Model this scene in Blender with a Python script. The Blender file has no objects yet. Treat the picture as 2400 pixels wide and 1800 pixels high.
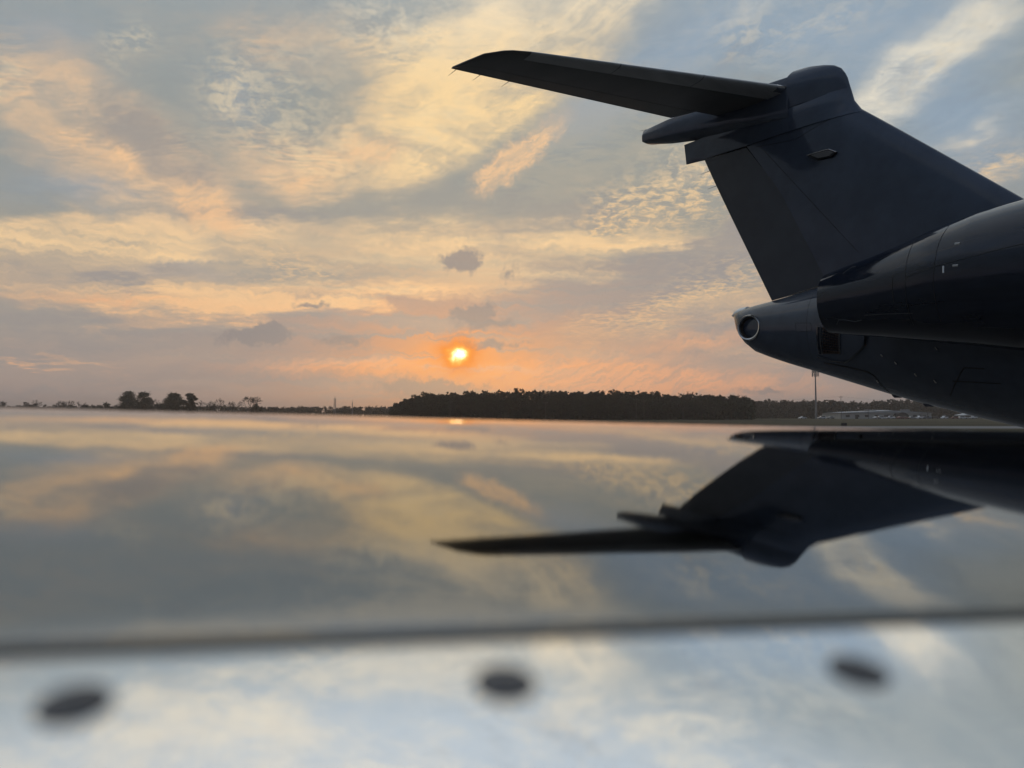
import bpy, bmesh, math, random
from mathutils import Vector, Matrix
random.seed(7)
R = math.radians
scene = bpy.context.scene
COL = scene.collection

# ------------------------------------------------------------------ camera
EYE = 1.9                                   # phone held just above the wing, metres over the apron
cam_data = bpy.data.cameras.new('camera')
cam_data.sensor_width = 36.0
cam_data.lens = 25.71
cam_data.clip_start = 0.01
cam_data.clip_end = 6000
cam_data.dof.use_dof = True
cam_data.dof.focus_distance = 12.0
cam_data.dof.aperture_fstop = 4.6
cam_data.dof.aperture_blades = 0
cam = bpy.data.objects.new('camera', cam_data)
COL.objects.link(cam)
cam.location = (0, 0, EYE)
cam.rotation_euler = (R(90 + 2.472), 0, 0)
scene.camera = cam

# ------------------------------------------------------------------ view
scene.view_settings.view_transform = 'Standard'
scene.view_settings.look = 'None'
scene.view_settings.exposure = 0.0
scene.view_settings.gamma = 1.0
scene.view_settings.use_curve_mapping = False
scene.cycles.use_denoising = True
scene.cycles.max_bounces = 5
scene.cycles.use_adaptive_sampling = True
scene.cycles.adaptive_threshold = 0.015
scene.cycles.adaptive_min_samples = 8
scene.cycles.caustics_reflective = False
scene.cycles.caustics_refractive = False

# ------------------------------------------------------------------ sky
SUN_AZ, SUN_EL = -4.25, 4.70
# cloud features: azimuth, elevation, half sizes in degrees, tilt, strength
BLUE = [(13.4, 27.4, 13.68, 5.35, 25, 0.8), (31.9, 19.8, 11.98, 6.69, -30, 1.0), (25.5, 26.2, 12.12, 4.35, 0, 0.8), (5.1, 22.9, 6.66, 2.68, 30, 0.3), (-33.7, 23.2, 9.8, 5.69, 0, 0.45), (-19.9, 22.4, 6.3, 3.68, 0, 0.4), (-30.6, 15.2, 9.53, 2.34, -8, 0.5), (-24.6, 10.7, 6.09, 1.34, 0, 0.4), (19.5, 12.9, 7.89, 2.68, 20, 0.5)]
DARK = [(-4.0, 12.0, 2.07, 1.34, 0, 1.0), (-18.6, 6.0, 1.97, 0.94, 0, 1.5), (-21.0, 5.7, 2.5, 0.67, 0, 0.55), (-3.0, 8.1, 2.2, 0.94, 12, 1.5), (-2.0, 7.0, 3.68, 0.8, 12, 0.5), (-15.4, 8.4, 1.77, 0.47, 0, 0.55), (-13.0, 5.7, 2.93, 0.74, 4, 0.55), (-6.7, 2.1, 6.64, 1.14, -3, 0.7), (19.0, 1.8, 2.53, 0.6, 0, 0.6), (-0.3, 11.1, 1.34, 1.67, -35, 0.25), (-1.7, 5.5, 3.68, 0.47, 6, 0.6)]
FLECK = [(12.0, 16.2, 7.53, 4.35, 15, 1.0), (7.4, 15.5, 3.98, 2.68, 10, 0.7), (17.1, 18.0, 5.12, 3.01, 10, 0.8), (14.5, 9.2, 9.72, 2.51, 15, 0.8), (6.7, 6.8, 6.64, 2.01, 10, 0.35), (-21.4, 22.8, 3.75, 3.01, 0, 0.5), (-29.0, 24.0, 3.23, 2.34, 0, 0.6), (-8.5, 28.3, 6.29, 3.68, 0, 0.6), (-16.6, 24.3, 7.06, 5.35, 0, 0.35), (-15.9, 19.6, 8.37, 4.01, 0, 0.5), (-34.8, 20.2, 2.49, 2.01, -20, 0.6), (-6.1, 21.9, 4.32, 2.34, 20, 0.6), (17.2, 27.0, 5.12, 3.68, 0, 0.4), (1.7, 28.6, 8.69, 4.01, 20, 0.5), (-17.6, 11.5, 3.83, 2.01, 0, 0.5), (-14.5, 10.8, 4.21, 1.34, 0, 0.5), (34.7, 16.0, 3.04, 2.01, 20, 0.7), (24.1, 26.9, 6.13, 3.01, 10, 0.35), (30.8, 23.1, 7.51, 3.01, 28, 0.4)]
GOLD = [(-2.7, 24.9, 11.02, 5.69, 45, 1.0), (4.4, 29.0, 12.67, 4.35, 25, 1.0), (-6.8, 20.7, 6.31, 2.68, 35, 0.8), (-11.4, 19.6, 5.58, 1.84, 8, 0.8), (-30.7, 19.5, 6.93, 3.68, -20, 0.85), (-29.1, 16.8, 7.92, 3.01, -25, 0.95), (-23.9, 15.5, 5.82, 2.34, -25, 0.9), (-18.3, 18.7, 6.99, 3.18, -5, 0.8), (-15.5, 17.8, 3.87, 2.68, 30, 0.85), (-19.7, 26.1, 7.58, 3.68, 0, 0.4), (-10.1, 26.6, 8.57, 5.35, 0, 0.5), (-29.7, 10.7, 12.52, 2.01, 6, 1.0), (-32.9, 12.0, 9.29, 1.4, 10, 0.85), (-18.8, 8.2, 16.47, 2.01, 0, 0.95), (-27.1, 8.7, 14.91, 1.67, 0, 0.85), (-33.7, 3.6, 9.19, 0.67, -5, 0.55), (-22.4, 12.7, 8.05, 0.84, 10, 0.4), (-6.7, 13.6, 20.6, 2.34, 3, 0.5), (9.4, 13.0, 13.86, 1.67, -4, 0.55), (1.7, 11.1, 18.72, 3.34, 0, 0.45), (14.8, 7.5, 10.68, 2.01, 8, 0.55), (10.0, 4.7, 17.13, 2.01, 4, 0.45), (20.8, 3.6, 9.38, 2.01, 0, 0.4), (-8.3, 9.0, 9.93, 1.67, 0, 0.4), (30.8, 23.3, 9.53, 2.68, 28, 0.7), (27.6, 22.4, 5.95, 2.01, 28, 0.5), (33.8, 18.0, 3.91, 1.0, 20, 0.45), (34.8, 15.8, 2.48, 1.51, 20, 0.7), (14.0, 18.5, 5.85, 1.34, 25, 0.5), (16.6, 28.3, 5.14, 1.67, 10, 0.3)]
PEACH = [(-23.0, 14.7, 4.01, 1.67, -25, 0.7), (-31.6, 18.0, 3.43, 1.67, -20, 0.4), (-15.8, 17.3, 3.54, 1.51, 25, 0.5), (1.0, 20.0, 5.02, 1.2, 38, 1.0), (-1.4, 18.6, 2.34, 1.14, 30, 0.8), (-11.1, 19.8, 3.94, 1.34, 8, 0.7), (-22.7, 15.2, 2.78, 1.51, -30, 0.6), (-28.3, 17.2, 2.36, 1.67, -40, 0.5), (9.9, 2.3, 18.45, 1.51, 0, 0.8), (3.3, 3.6, 14.02, 1.34, 0, 0.8), (-10.6, 4.1, 9.86, 0.84, 0, 0.5), (-29.1, 8.0, 8.78, 0.74, 3, 0.4), (14.8, 5.6, 11.32, 1.34, 5, 0.4), (-16.3, 3.5, 11.24, 0.84, 0, 0.3)]
SOFT = [(11.3, 10.6, 13.78, 2.01, 22, 1.0), (3.4, 9.1, 10.02, 2.34, 12, 0.9), (16.4, 12.2, 7.06, 1.67, 22, 0.8), (-10.0, 7.4, 9.22, 2.01, 6, 1.2), (-4.7, 6.1, 8.67, 1.0, 6, 0.6), (-27.8, 18.9, 3.27, 2.34, -30, 0.7), (-24.5, 17.2, 3.97, 2.34, -30, 0.7), (-22.2, 2.9, 21.67, 2.01, 0, 0.5), (-6.7, 4.1, 12.62, 1.34, 0, 0.6), (-16.3, 5.6, 11.56, 2.01, 0, 0.5), (-29.1, 5.4, 12.29, 1.51, 0, 0.45), (16.3, 6.2, 9.63, 1.34, 8, 0.6), (4.4, 15.6, 10.67, 3.01, 8, 0.5), (-19.5, 14.2, 10.42, 1.34, 3, 0.5), (-28.4, 9.8, 5.89, 0.84, 8, 0.6)]
SKYK, AWAY = 0.1, (0.40, 0.49, 0.68, 1)

def lin(r, g, b):
    f = lambda c: (c / 255 / 12.92) if c / 255 <= 0.04045 else ((c / 255 + 0.055) / 1.055) ** 2.4
    return (f(r), f(g), f(b), 1.0)

world = bpy.data.worlds.new('World')
scene.world = world
world.use_nodes = True
NT = world.node_tree
for n in list(NT.nodes):
    NT.nodes.remove(n)

class G:
    """small node-graph helper"""
    def __init__(self, nt): self.nt = nt
    def new(self, t, **kw):
        n = self.nt.nodes.new(t)
        for k, v in kw.items(): setattr(n, k, v)
        return n
    def put(self, sock, v):
        if hasattr(v, 'is_linked') or hasattr(v, 'links'): self.nt.links.new(v, sock)
        else: sock.default_value = v
    def m(self, op, a, b=0.0, c=0.0, clamp=False):
        n = self.new('ShaderNodeMath', operation=op, use_clamp=clamp)
        self.put(n.inputs[0], a); self.put(n.inputs[1], b); self.put(n.inputs[2], c)
        return n.outputs[0]
    def v(self, op, a, b=(0, 0, 0), c=None):
        n = self.new('ShaderNodeVectorMath', operation=op)
        self.put(n.inputs[0], a); self.put(n.inputs[1], b)
        if c is not None: self.put(n.inputs[2], c)
        return n.outputs['Value'] if op in ('DOT_PRODUCT', 'LENGTH') else n.outputs[0]
    def xyz(self, x, y, z):
        n = self.new('ShaderNodeCombineXYZ')
        self.put(n.inputs[0], x); self.put(n.inputs[1], y); self.put(n.inputs[2], z)
        return n.outputs[0]
    def noise(self, vec, scale=1.0, detail=4.0, rough=0.55, dist=0.0, color=False, dim='2D'):
        n = self.new('ShaderNodeTexNoise', noise_dimensions=dim)
        self.put(n.inputs['Vector'], vec)
        n.inputs['Scale'].default_value = scale; n.inputs['Detail'].default_value = detail
        n.inputs['Roughness'].default_value = rough; n.inputs['Distortion'].default_value = dist
        return n.outputs['Color'] if color else n.outputs['Fac']
    def smooth(self, x, lo, hi, a=0.0, b=1.0):
        n = self.new('ShaderNodeMapRange', interpolation_type='SMOOTHSTEP')
        self.put(n.inputs[0], x); self.put(n.inputs[1], lo); self.put(n.inputs[2], hi)
        self.put(n.inputs[3], a); self.put(n.inputs[4], b)
        return n.outputs[0]
    def mix(self, f, a, b, mode='MIX'):
        n = self.new('ShaderNodeMix', data_type='RGBA', blend_type=mode)
        self.put(n.inputs[0], f); self.put(n.inputs[6], a); self.put(n.inputs[7], b)
        return n.outputs[2]
    def ramp(self, x, stops, ease='EASE'):
        n = self.new('ShaderNodeValToRGB')
        n.color_ramp.interpolation = ease
        e = n.color_ramp.elements
        e[0].position, e[0].color = stops[0]
        e[1].position, e[1].color = stops[-1]
        for p, c in stops[1:-1]:
            k = e.new(p); k.color = c
        self.put(n.inputs[0], x)
        return n.outputs[0]

g = G(NT)
tc = g.new('ShaderNodeTexCoord')
D = tc.outputs['Generated']
sp = g.new('ShaderNodeSeparateXYZ'); NT.links.new(D, sp.inputs[0])
X, Y, Zc = sp.outputs
AZ = g.m('MULTIPLY', g.m('ARCTAN2', X, Y), 57.29578)
EL = g.m('MULTIPLY', g.m('ARCSINE', Zc), 57.29578)
EL90 = g.m('DIVIDE', EL, 90.0)
AE = g.xyz(AZ, EL, 0.0)
sun_dir = Vector((math.sin(R(SUN_AZ)) * math.cos(R(SUN_EL)), math.cos(R(SUN_AZ)) * math.cos(R(SUN_EL)), math.sin(R(SUN_EL))))
SD = g.m('MULTIPLY', g.m('ARCCOSINE', g.m('MINIMUM', g.v('DOT_PRODUCT', D, tuple(sun_dir)), 0.9999999)), 57.29578)
# cloud-deck coordinates: directions met with a high level sheet of cloud
den = g.m('ADD', g.m('MAXIMUM', Zc, 0.0), 0.10)
DECK = g.xyz(g.m('DIVIDE', X, den), g.m('DIVIDE', Y, den), 0.0)

warp = g.v('SUBTRACT', g.noise(DECK, 1.9, 4.0, 0.62, color=True), (0.5, 0.5, 0.5))
AEW = g.v('MULTIPLY_ADD', warp, (8.0, 5.5, 0.0), AE)
warp2 = g.v('SUBTRACT', g.noise(AE, 0.5, 4.0, 0.68, color=True), (0.5, 0.5, 0.5))
AEF = g.v('MULTIPLY_ADD', warp2, (2.6, 1.6, 0.0), AE)

def field(feats, vec, grow=1.0):
    acc = 0.0
    for az, el, ra, re, rot, w in feats:
        gr = g.new('ShaderNodeTexGradient', gradient_type='QUADRATIC_SPHERE')
        tm = gr.texture_mapping
        tm.vector_type = 'TEXTURE'
        tm.translation = (az, el, 0); tm.rotation = (0, 0, R(rot)); tm.scale = (ra * grow * 1.3, re * grow * 1.3, 1)
        NT.links.new(vec, gr.inputs[0])
        acc = g.m('MULTIPLY_ADD', gr.outputs['Fac'], w, acc)
    return acc

# clear air: physical sky for the same low sun
nish = g.new('ShaderNodeTexSky', sky_type='NISHITA')
nish.sun_disc = False
nish.sun_elevation = R(SUN_EL)
nish.sun_rotation = R(SUN_AZ)
nish.altitude = 0; nish.air_density = 1.0; nish.dust_density = 1.5; nish.ozone_density = 1.5
clear = g.mix(1.0, nish.outputs[0], (SKYK, SKYK, SKYK, 1), 'MULTIPLY')

# thin high veil that covers most of the sky, coloured by height
veil = g.ramp(EL90, [
    (0.0, lin(144, 139, 142)), (0.04, lin(152, 146, 146)), (0.085, lin(164, 155, 147)), (0.15, lin(149, 151, 147)),
    (0.24, lin(150, 155, 152)), (0.34, lin(152, 163, 168)), (0.44, lin(194, 206, 216)), (1.0, lin(156, 177, 198))])
veil = g.mix(g.smooth(field(BLUE, AEW, 1.25), 0.0, 0.9, 0.0, 0.75), veil, lin(140, 164, 188))
# long wisps near the horizon, deck texture higher up
wisp = g.noise(g.v('MULTIPLY', AEF, (0.050, 0.42, 1.0)), 1.0, 6.0, 0.64, 0.2)
fil = g.v('MULTIPLY', g.v('ADD', AEW, g.xyz(0.0, g.m('MULTIPLY', AZ, -0.42), 0.0)), (0.10, 0.36, 1.0))
deckn = g.m('MULTIPLY_ADD', g.noise(DECK, 3.0, 7.0, 0.66, 0.3), 0.55, g.m('MULTIPLY', g.noise(fil, 1.0, 7.0, 0.68, 0.3), 0.45))
tex = g.m('ADD', wisp, g.m('MULTIPLY', g.smooth(EL, 10.0, 20.0), g.m('SUBTRACT', deckn, wisp)))
# fine parallel ripples of the high deck
ripd = g.noise(g.v('MULTIPLY', g.v('ADD', DECK, g.v('MULTIPLY', warp, (0.25, 0.25, 0))), (13.0, 42.0, 1.0)), 1.0, 3.0, 0.6, 0.2)
wz = g.new('ShaderNodeSeparateXYZ'); NT.links.new(warp, wz.inputs[0])
RPM = g.smooth(wz.outputs[2], -0.03, 0.14, 0.06, 0.55)     # ripples only in patches
tex = g.m('ADD', tex, g.m('MULTIPLY', g.m('MULTIPLY', g.m('SUBTRACT', ripd, 0.5), RPM), g.smooth(EL, 12.0, 18.0)))
txs = g.smooth(tex, 0.36, 0.66)
gf = field(GOLD, AEW, 1.2)
gold_m = g.m('ADD', g.m('MULTIPLY', g.smooth(gf, 0.08, 0.66), g.m('MULTIPLY_ADD', txs, 0.62, 0.33)), g.m('MULTIPLY', txs, 0.13), clamp=True)
gold_c = g.ramp(EL90, [(0.0, lin(216, 164, 140)), (0.06, lin(240, 188, 142)), (0.13, lin(244, 208, 160)), (0.26, lin(253, 219, 164)), (0.38, lin(244, 230, 204)), (0.5, lin(232, 230, 224)), (1.0, lin(222, 226, 230))])
gen = g.smooth(g.m('MULTIPLY_ADD', g.m('SUBTRACT', ripd, 0.5), 0.25, g.noise(g.v('MULTIPLY', DECK, (1.3, 2.0, 1.0)), 1.7, 8.0, 0.68, 0.4)), 0.34, 0.72)
gen = g.m('MULTIPLY', gen, g.smooth(EL, 26.0, 38.0, 0.0, 0.85))
# only the deck close above the sun is golden; it pales to the right and turns to beige on the left
gold_c = g.mix(g.m('MULTIPLY', g.smooth(AZ, -6.0, -20.0), g.m('MULTIPLY', g.smooth(EL, 11.0, 16.0), g.smooth(EL, 34.0, 28.0))), gold_c, lin(228, 194, 158))
gold_c = g.mix(g.m('MULTIPLY', g.smooth(AZ, 9.0, 22.0), g.smooth(EL, 14.0, 20.0)), gold_c, lin(234, 226, 208))
sky = g.mix(g.m('MAXIMUM', gold_m, gen), veil, gold_c)
# grey shaded undersides
soft_m = g.smooth(g.m('MULTIPLY_ADD', g.m('SUBTRACT', tex, 0.5), -1.3, field(SOFT, AEW, 1.15)), 0.0, 0.62, 0.0, 0.85)
soft_c = g.ramp(EL90, [(0.0, lin(146, 138, 140)), (0.1, lin(149, 146, 147)), (0.2, lin(158, 152, 147)), (0.5, lin(168, 166, 162))])
sky = g.mix(soft_m, sky, soft_c)
# peach lit streaks
rip = g.noise(g.v('MULTIPLY', g.v('ADD', AEF, g.xyz(0.0, g.m('MULTIPLY', AZ, -0.45), 0.0)), (0.45, 2.2, 1.0)), 1.0, 5.0, 0.62, 0.5)
peach_m = g.m('MULTIPLY', g.smooth(field(PEACH, AEF, 1.15), 0.02, 0.55), g.smooth(rip, 0.30, 0.62, 0.45, 1.0))
sky = g.mix(g.m('MULTIPLY', peach_m, 0.85), sky, g.ramp(EL90, [(0.0, lin(236, 168, 132)), (0.10, lin(244, 182, 134)), (0.18, lin(246, 200, 152)), (0.3, lin(246, 206, 160))]))
# mackerel flecks
fl = g.noise(DECK, 21.0, 5.0, 0.66, 0.35)
fl2 = g.noise(g.v('MULTIPLY', AEW, (0.75, 1.25, 1.0)), 1.0, 5.0, 0.64, 0.3)
flk = g.m('MULTIPLY_ADD', fl, 0.55, g.m('MULTIPLY', fl2, 0.45))
fleck_f = g.m('MULTIPLY_ADD', gen, 0.5, field(FLECK, AEW, 1.2))
fleck_m = g.m('MULTIPLY', g.smooth(flk, 0.42, 0.62), g.smooth(fleck_f, 0.0, 0.8, 0.0, 0.72))
fleck_c = g.ramp(EL90, [(0.0, lin(240, 190, 140)), (0.16, lin(248, 208, 154)), (0.25, lin(234, 214, 178)), (0.42, lin(238, 232, 216)), (1.0, lin(235, 234, 230))])
sky = g.mix(fleck_m, sky, fleck_c)
# sunset glow
dv = g.v('MULTIPLY_ADD', warp2, (1.5, 1.0, 0.0), g.v('SUBTRACT', AE, (SUN_AZ, SUN_EL, 0)))
gv = g.v('LENGTH', g.v('MULTIPLY', g.v('SUBTRACT', AEF, (SUN_AZ, SUN_EL, 0)), (0.42, 1.0, 0)))
glow1 = g.m('MULTIPLY', g.m('EXPONENT', g.m('MULTIPLY', gv, -0.38)), g.smooth(g.noise(g.v('MULTIPLY', AEF, (0.085, 1.0, 1.0)), 1.0, 5.0, 0.62, 0.4), 0.34, 0.60, 0.12, 1.0))
sky = g.mix(glow1, sky, lin(255, 150, 62))
# small dark clouds
dk = g.m('MULTIPLY_ADD', g.m('SUBTRACT', g.noise(AE, 1.3, 5.0, 0.64), 0.5), 0.5, field(DARK, AEF))
sky = g.mix(g.smooth(dk, 0.05, 0.36, 0.0, 0.85), sky, lin(132, 129, 134))
# the sky opposite the sunset is dimmer and bluer
sky = g.mix(1.0, sky, g.mix(g.smooth(SD, 42.0, 105.0), (1, 1, 1, 1), AWAY), 'MULTIPLY')
sky = g.mix(0.94, clear, sky)
# the sun itself, veiled by thin cloud
SDW = g.v('LENGTH', g.v('MULTIPLY', dv, (1.0, 1.15, 0)))
halo = g.m('EXPONENT', g.m('MULTIPLY', g.m('POWER', g.m('DIVIDE', SDW, 1.35), 2.2), -1.0))
core = g.m('EXPONENT', g.m('MULTIPLY', g.m('POWER', g.m('DIVIDE', SDW, 0.50), 2.0), -1.0))
sky = g.mix(halo, sky, lin(255, 138, 0))
sky = g.mix(core, sky, (2.6, 1.6, 0.30, 1))
heart = g.m('EXPONENT', g.m('MULTIPLY', g.m('POWER', g.m('DIVIDE', SDW, 0.33), 2.0), -1.0))
sky = g.mix(heart, sky, (3.6, 3.2, 2.2, 1))
# below the horizon: plain dim ground tone (hidden behind the terrain)
sky = g.mix(g.smooth(EL, -3.0, -1.0), lin(70, 66, 62), sky)
sky = g.mix(1.0, sky, (10, 10, 10, 1), 'MULTIPLY')
bg = g.new('ShaderNodeBackground')
NT.links.new(sky, bg.inputs['Color'])
bg.inputs['Strength'].default_value = 0.1
wo = g.new('ShaderNodeOutputWorld')
NT.links.new(bg.outputs[0], wo.inputs['Surface'])
world.cycles.sampling_method = 'NONE'

# ------------------------------------------------------------------ sun lamp (through cloud, low)
sl = bpy.data.lights.new('sun', 'SUN')
sl.energy = 0.0003
sl.angle = R(1.0)
sl.color = (1.0, 0.42, 0.04)
so = bpy.data.objects.new('sun', sl)
so.rotation_euler = sun_dir.to_track_quat('Z', 'Y').to_euler()
COL.objects.link(so)

# ------------------------------------------------------------------ materials
def material(name, base, rough=0.5, metal=0.0, var=0.12, scale=3.0, bump=0.0, bscale=40.0, spec=0.5, stretch=(1, 1, 1), coat=0.0, rvar=0.0, bdist=0.01):
    m = bpy.data.materials.new(name); m.use_nodes = True
    nt = m.node_tree; b = nt.nodes['Principled BSDF']; k = G(nt)
    t = k.new('ShaderNodeTexCoord').outputs['Object']
    vec = k.v('MULTIPLY', t, stretch)
    n = k.noise(vec, scale, 6.0, 0.6, dim='3D')
    lo = tuple(c * (1 - var) for c in base) + (1,); hi = tuple(min(1, c * (1 + var)) for c in base) + (1,)
    k.put(b.inputs['Base Color'], k.mix(k.smooth(n, 0.3, 0.7), lo, hi))
    if rvar: k.put(b.inputs['Roughness'], k.smooth(k.noise(vec, scale * 2.3, 5.0, dim='3D'), 0.3, 0.7, rough - rvar, rough + rvar))
    else: b.inputs['Roughness'].default_value = rough
    b.inputs['Metallic'].default_value = metal
    b.inputs['Specular IOR Level'].default_value = spec
    if coat: b.inputs['Coat Weight'].default_value = coat; b.inputs['Coat Roughness'].default_value = 0.04
    if bump:
        bn = k.new('ShaderNodeBump'); bn.inputs['Strength'].default_value = bump; bn.inputs['Distance'].default_value = bdist
        k.put(bn.inputs['Height'], k.noise(vec, bscale, 4.0, dim='3D')); nt.links.new(bn.outputs[0], b.inputs['Normal'])
    return m

M = {}
M['paint'] = material('dark blue grey aircraft paint', (0.054, 0.065, 0.086), 0.07, var=0.16, scale=2.0, spec=0.5, rvar=0.03, bump=0.5, bscale=3.0, bdist=0.004)
M['rudder'] = material('dark grey aircraft paint', (0.058, 0.063, 0.070), 0.22, var=0.10, scale=2.0, spec=0.4)
M['stab'] = material('charcoal tailplane paint', (0.115, 0.108, 0.098), 0.35, var=0.14, scale=2.5, stretch=(1, .3, 1), spec=0.4)
M['nacelle'] = material('glossy dark nacelle paint', (0.012, 0.016, 0.026), 0.08, var=0.2, scale=3.0, stretch=(3, .3, 3), spec=0.5, rvar=0.03, bump=0.4, bscale=2.5, bdist=0.004)
M['lemetal'] = material('brushed bare leading edge metal', (0.40, 0.39, 0.365), 0.45, 0.2, var=0.10, scale=6.0, stretch=(.3, 2, 2))
M['chrome'] = material('polished exhaust ring', (0.56, 0.54, 0.51), 0.20, 1.0, var=0.08)
M['soot'] = material('sooty exhaust interior', (0.075, 0.050, 0.036), 0.7, var=0.4, scale=9)
M['seam'] = material('black panel sealant', (0.004, 0.004, 0.005), 0.6)
M['mesh'] = material('brown wire grille', (0.06, 0.035, 0.022), 0.55, var=0.3)
M['lens'] = material('clear light lens', (0.80, 0.80, 0.78), 0.12, 0.3)
M['wing'] = material('grey metallic wing paint', (0.29, 0.29, 0.288), 0.030, 1.0, var=0.03, scale=5.0, rvar=0.012, bump=0.3, bscale=11.0, bdist=0.00018)
M['polish'] = material('polished leading edge alloy', (0.93, 0.935, 0.94), 0.04, 1.0, var=0.03, scale=8.0, rvar=0.01)
M['fast'] = material('dark oxidised fastener', (0.135, 0.128, 0.122), 0.6, 0.3, var=0.2, scale=60)

# ------------------------------------------------------------------ mesh helpers
def link(name, me, mat=None, parent=None, smooth=False):
    o = bpy.data.objects.new(name, me)
    if mat is not None and not me.materials: me.materials.append(mat)
    if smooth:
        for p in me.polygons: p.use_smooth = True
        try: me.set_sharp_from_angle(angle=R(38))
        except Exception: pass
    COL.objects.link(o)
    if parent is not None: o.parent = parent
    return o

def pydata(name, v, f):
    me = bpy.data.meshes.new(name); me.from_pydata([tuple(p) for p in v], [], f); me.update()
    return me

def fixn(me):
    bm = bmesh.new(); bm.from_mesh(me)
    bmesh.ops.remove_doubles(bm, verts=bm.verts, dist=1e-6)
    bmesh.ops.recalc_face_normals(bm, faces=bm.faces)
    bm.to_mesh(me); bm.free(); return me

def loft(name, rings, closed=True, caps=True):
    v = []; f = []; n = len(rings[0])
    for r in rings: v += list(r)
    for i in range(len(rings) - 1):
        for j in range(n if closed else n - 1):
            a = i * n + j; b = i * n + (j + 1) % n
            f.append((a, b, b + n, a + n))
    if caps and closed:
        f.append(tuple(range(n))[::-1]); f.append(tuple(range((len(rings) - 1) * n, len(rings) * n)))
    return fixn(pydata(name, v, f))

def merge(name, meshes):
    bm = bmesh.new()
    for me in meshes: bm.from_mesh(me)
    out = bpy.data.meshes.new(name); bm.to_mesh(out); bm.free()
    for me in meshes: bpy.data.meshes.remove(me)
    return out

def tube(name, pts, r, seg=6, r1=None):
    pts = [Vector(p) for p in pts]; rings = []
    for i, p in enumerate(pts):
        d = (pts[min(i + 1, len(pts) - 1)] - pts[max(i - 1, 0)]).normalized()
        s = d.orthogonal().normalized() if i == 0 else (s - d * s.dot(d)).normalized()
        t = d.cross(s); rr = r if r1 is None else r + (r1 - r) * i / (len(pts) - 1)
        rings.append([p + rr * (math.cos(2 * math.pi * k / seg) * s + math.sin(2 * math.pi * k / seg) * t) for k in range(seg)])
    return loft(name, rings)

def box(name, x0, x1, y0, y1, z0, z1):
    v = [(x, y, z) for z in (z0, z1) for y in (y0, y1) for x in (x0, x1)]
    f = [(0, 2, 3, 1), (4, 5, 7, 6), (0, 1, 5, 4), (2, 6, 7, 3), (0, 4, 6, 2), (1, 3, 7, 5)]
    return pydata(name, v, f)

def tag(o, label=None, cat=None, group=None, kind=None):
    if label: o['label'] = label
    if cat: o['category'] = cat
    if group: o['group'] = group
    if kind: o['kind'] = kind
    return o

def empty(name, loc=(0, 0, 0), rz=0.0):
    o = bpy.data.objects.new(name, None); o.location = loc; o.rotation_euler = (0, 0, rz)
    o.empty_display_size = 0.3
    COL.objects.link(o); return o

def interp(x, xs, ys):
    if x <= xs[0]: return ys[0]
    for i in range(1, len(xs)):
        if x <= xs[i]:
            t = (x - xs[i - 1]) / (xs[i] - xs[i - 1]); return ys[i - 1] + t * (ys[i] - ys[i - 1])
    return ys[-1]

# ------------------------------------------------------------------ setting: ground
ground = link('ground', pydata('ground', [(-1400, -300, 0), (1400, -300, 0), (1400, 1800, 0), (-1400, 1800, 0)], [(0, 1, 2, 3)]),
              material('winter grass', (0.070, 0.062, 0.036), 0.95, var=0.35, scale=0.05, stretch=(.3, 1, 1), spec=0.1))
tag(ground, kind='structure')
apron = link('apron', pydata('apron', [(-120, -60, .004), (90, -60, .004), (90, 48, .004), (-120, 48, .004)], [(0, 1, 2, 3)]),
             material('stained concrete apron', (0.13, 0.127, 0.12), 0.85, var=0.2, scale=0.4))
tag(apron, kind='structure')
taxi = link('taxiway', pydata('taxiway', [(-900, 112, .004), (900, 104, .004), (900, 128, .004), (-900, 136, .004)], [(0, 1, 2, 3)]),
            material('pale taxiway concrete', (0.17, 0.165, 0.16), 0.8, var=0.12, scale=0.2))
tag(taxi, kind='structure')

# ------------------------------------------------------------------ the parked jet
# local axes: x to port, y towards the tail, z up (ground = 0)
JET = empty('business_jet', (3.3348, 8.4, 0), R(40))
tag(JET, 'dark parked business jet with T-tail, seen from over its glossy grey wing', 'airplane')
def J(u, w, z): return (-w, u, z + EYE)

def naca(f):    # half thickness, 1 at maximum
    return (0.2969 * f ** .5 - 0.126 * f - 0.3516 * f * f + 0.2843 * f ** 3 - 0.1036 * f ** 4) / 0.1000 * 1.0

def foil(f0, f1, n=14):
    fr = [f0 + (f1 - f0) * (i / n) ** (1.8 if f0 == 0 else 1) for i in range(n + 1)]
    return fr

# fuselage, aft part and tail cone (station, top, bottom, half width)
ST = [(.87, 1.275, 1.235, .02), (.855, 1.28, 1.18, .05), (.82, 1.285, 1.11, .09), (.76, 1.30, .97, .16), (.67, 1.315, .86, .22), (.55, 1.335, .765, .26), (.37, 1.355, .69, .30),
      (.14, 1.385, .605, .35), (-.25, 1.445, .475, .43), (-.6, 1.50, .355, .52), (-.94, 1.55, .24, .62), (-1.26, 1.60, .135, .72),
      (-1.9, 1.69, -.045, .88), (-2.5, 1.78, -.2, 1.0), (-4, 1.87, -.44, 1.15), (-8, 1.9, -.47, 1.17), (-11, 1.85, -.47, 1.15), (-12.3, 1.5, -.42, .95), (-13.6, .85, -.25, .55), (-14.2, .3, .1, .1)]
SU = [s[0] for s in ST][::-1]
def stat(u):
    return [interp(u, SU, [s[k] for s in ST][::-1]) for k in (1, 2, 3)]
def side(u, z):
    zt, zb, rw = stat(u); q = (z - (zt + zb) / 2) / ((zt - zb) / 2)
    return rw * math.sqrt(max(0, 1 - q * q))
us = sorted(set(SU + [-14 + .35 * i for i in range(42)]))
rings = []
for u in us:
    zt, zb, rw = stat(u)
    rings.append([J(u, rw * math.sin(a), (zt + zb) / 2 + (zt - zb) / 2 * math.cos(a)) for a in [2 * math.pi * k / 56 for k in range(56)]])
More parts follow.
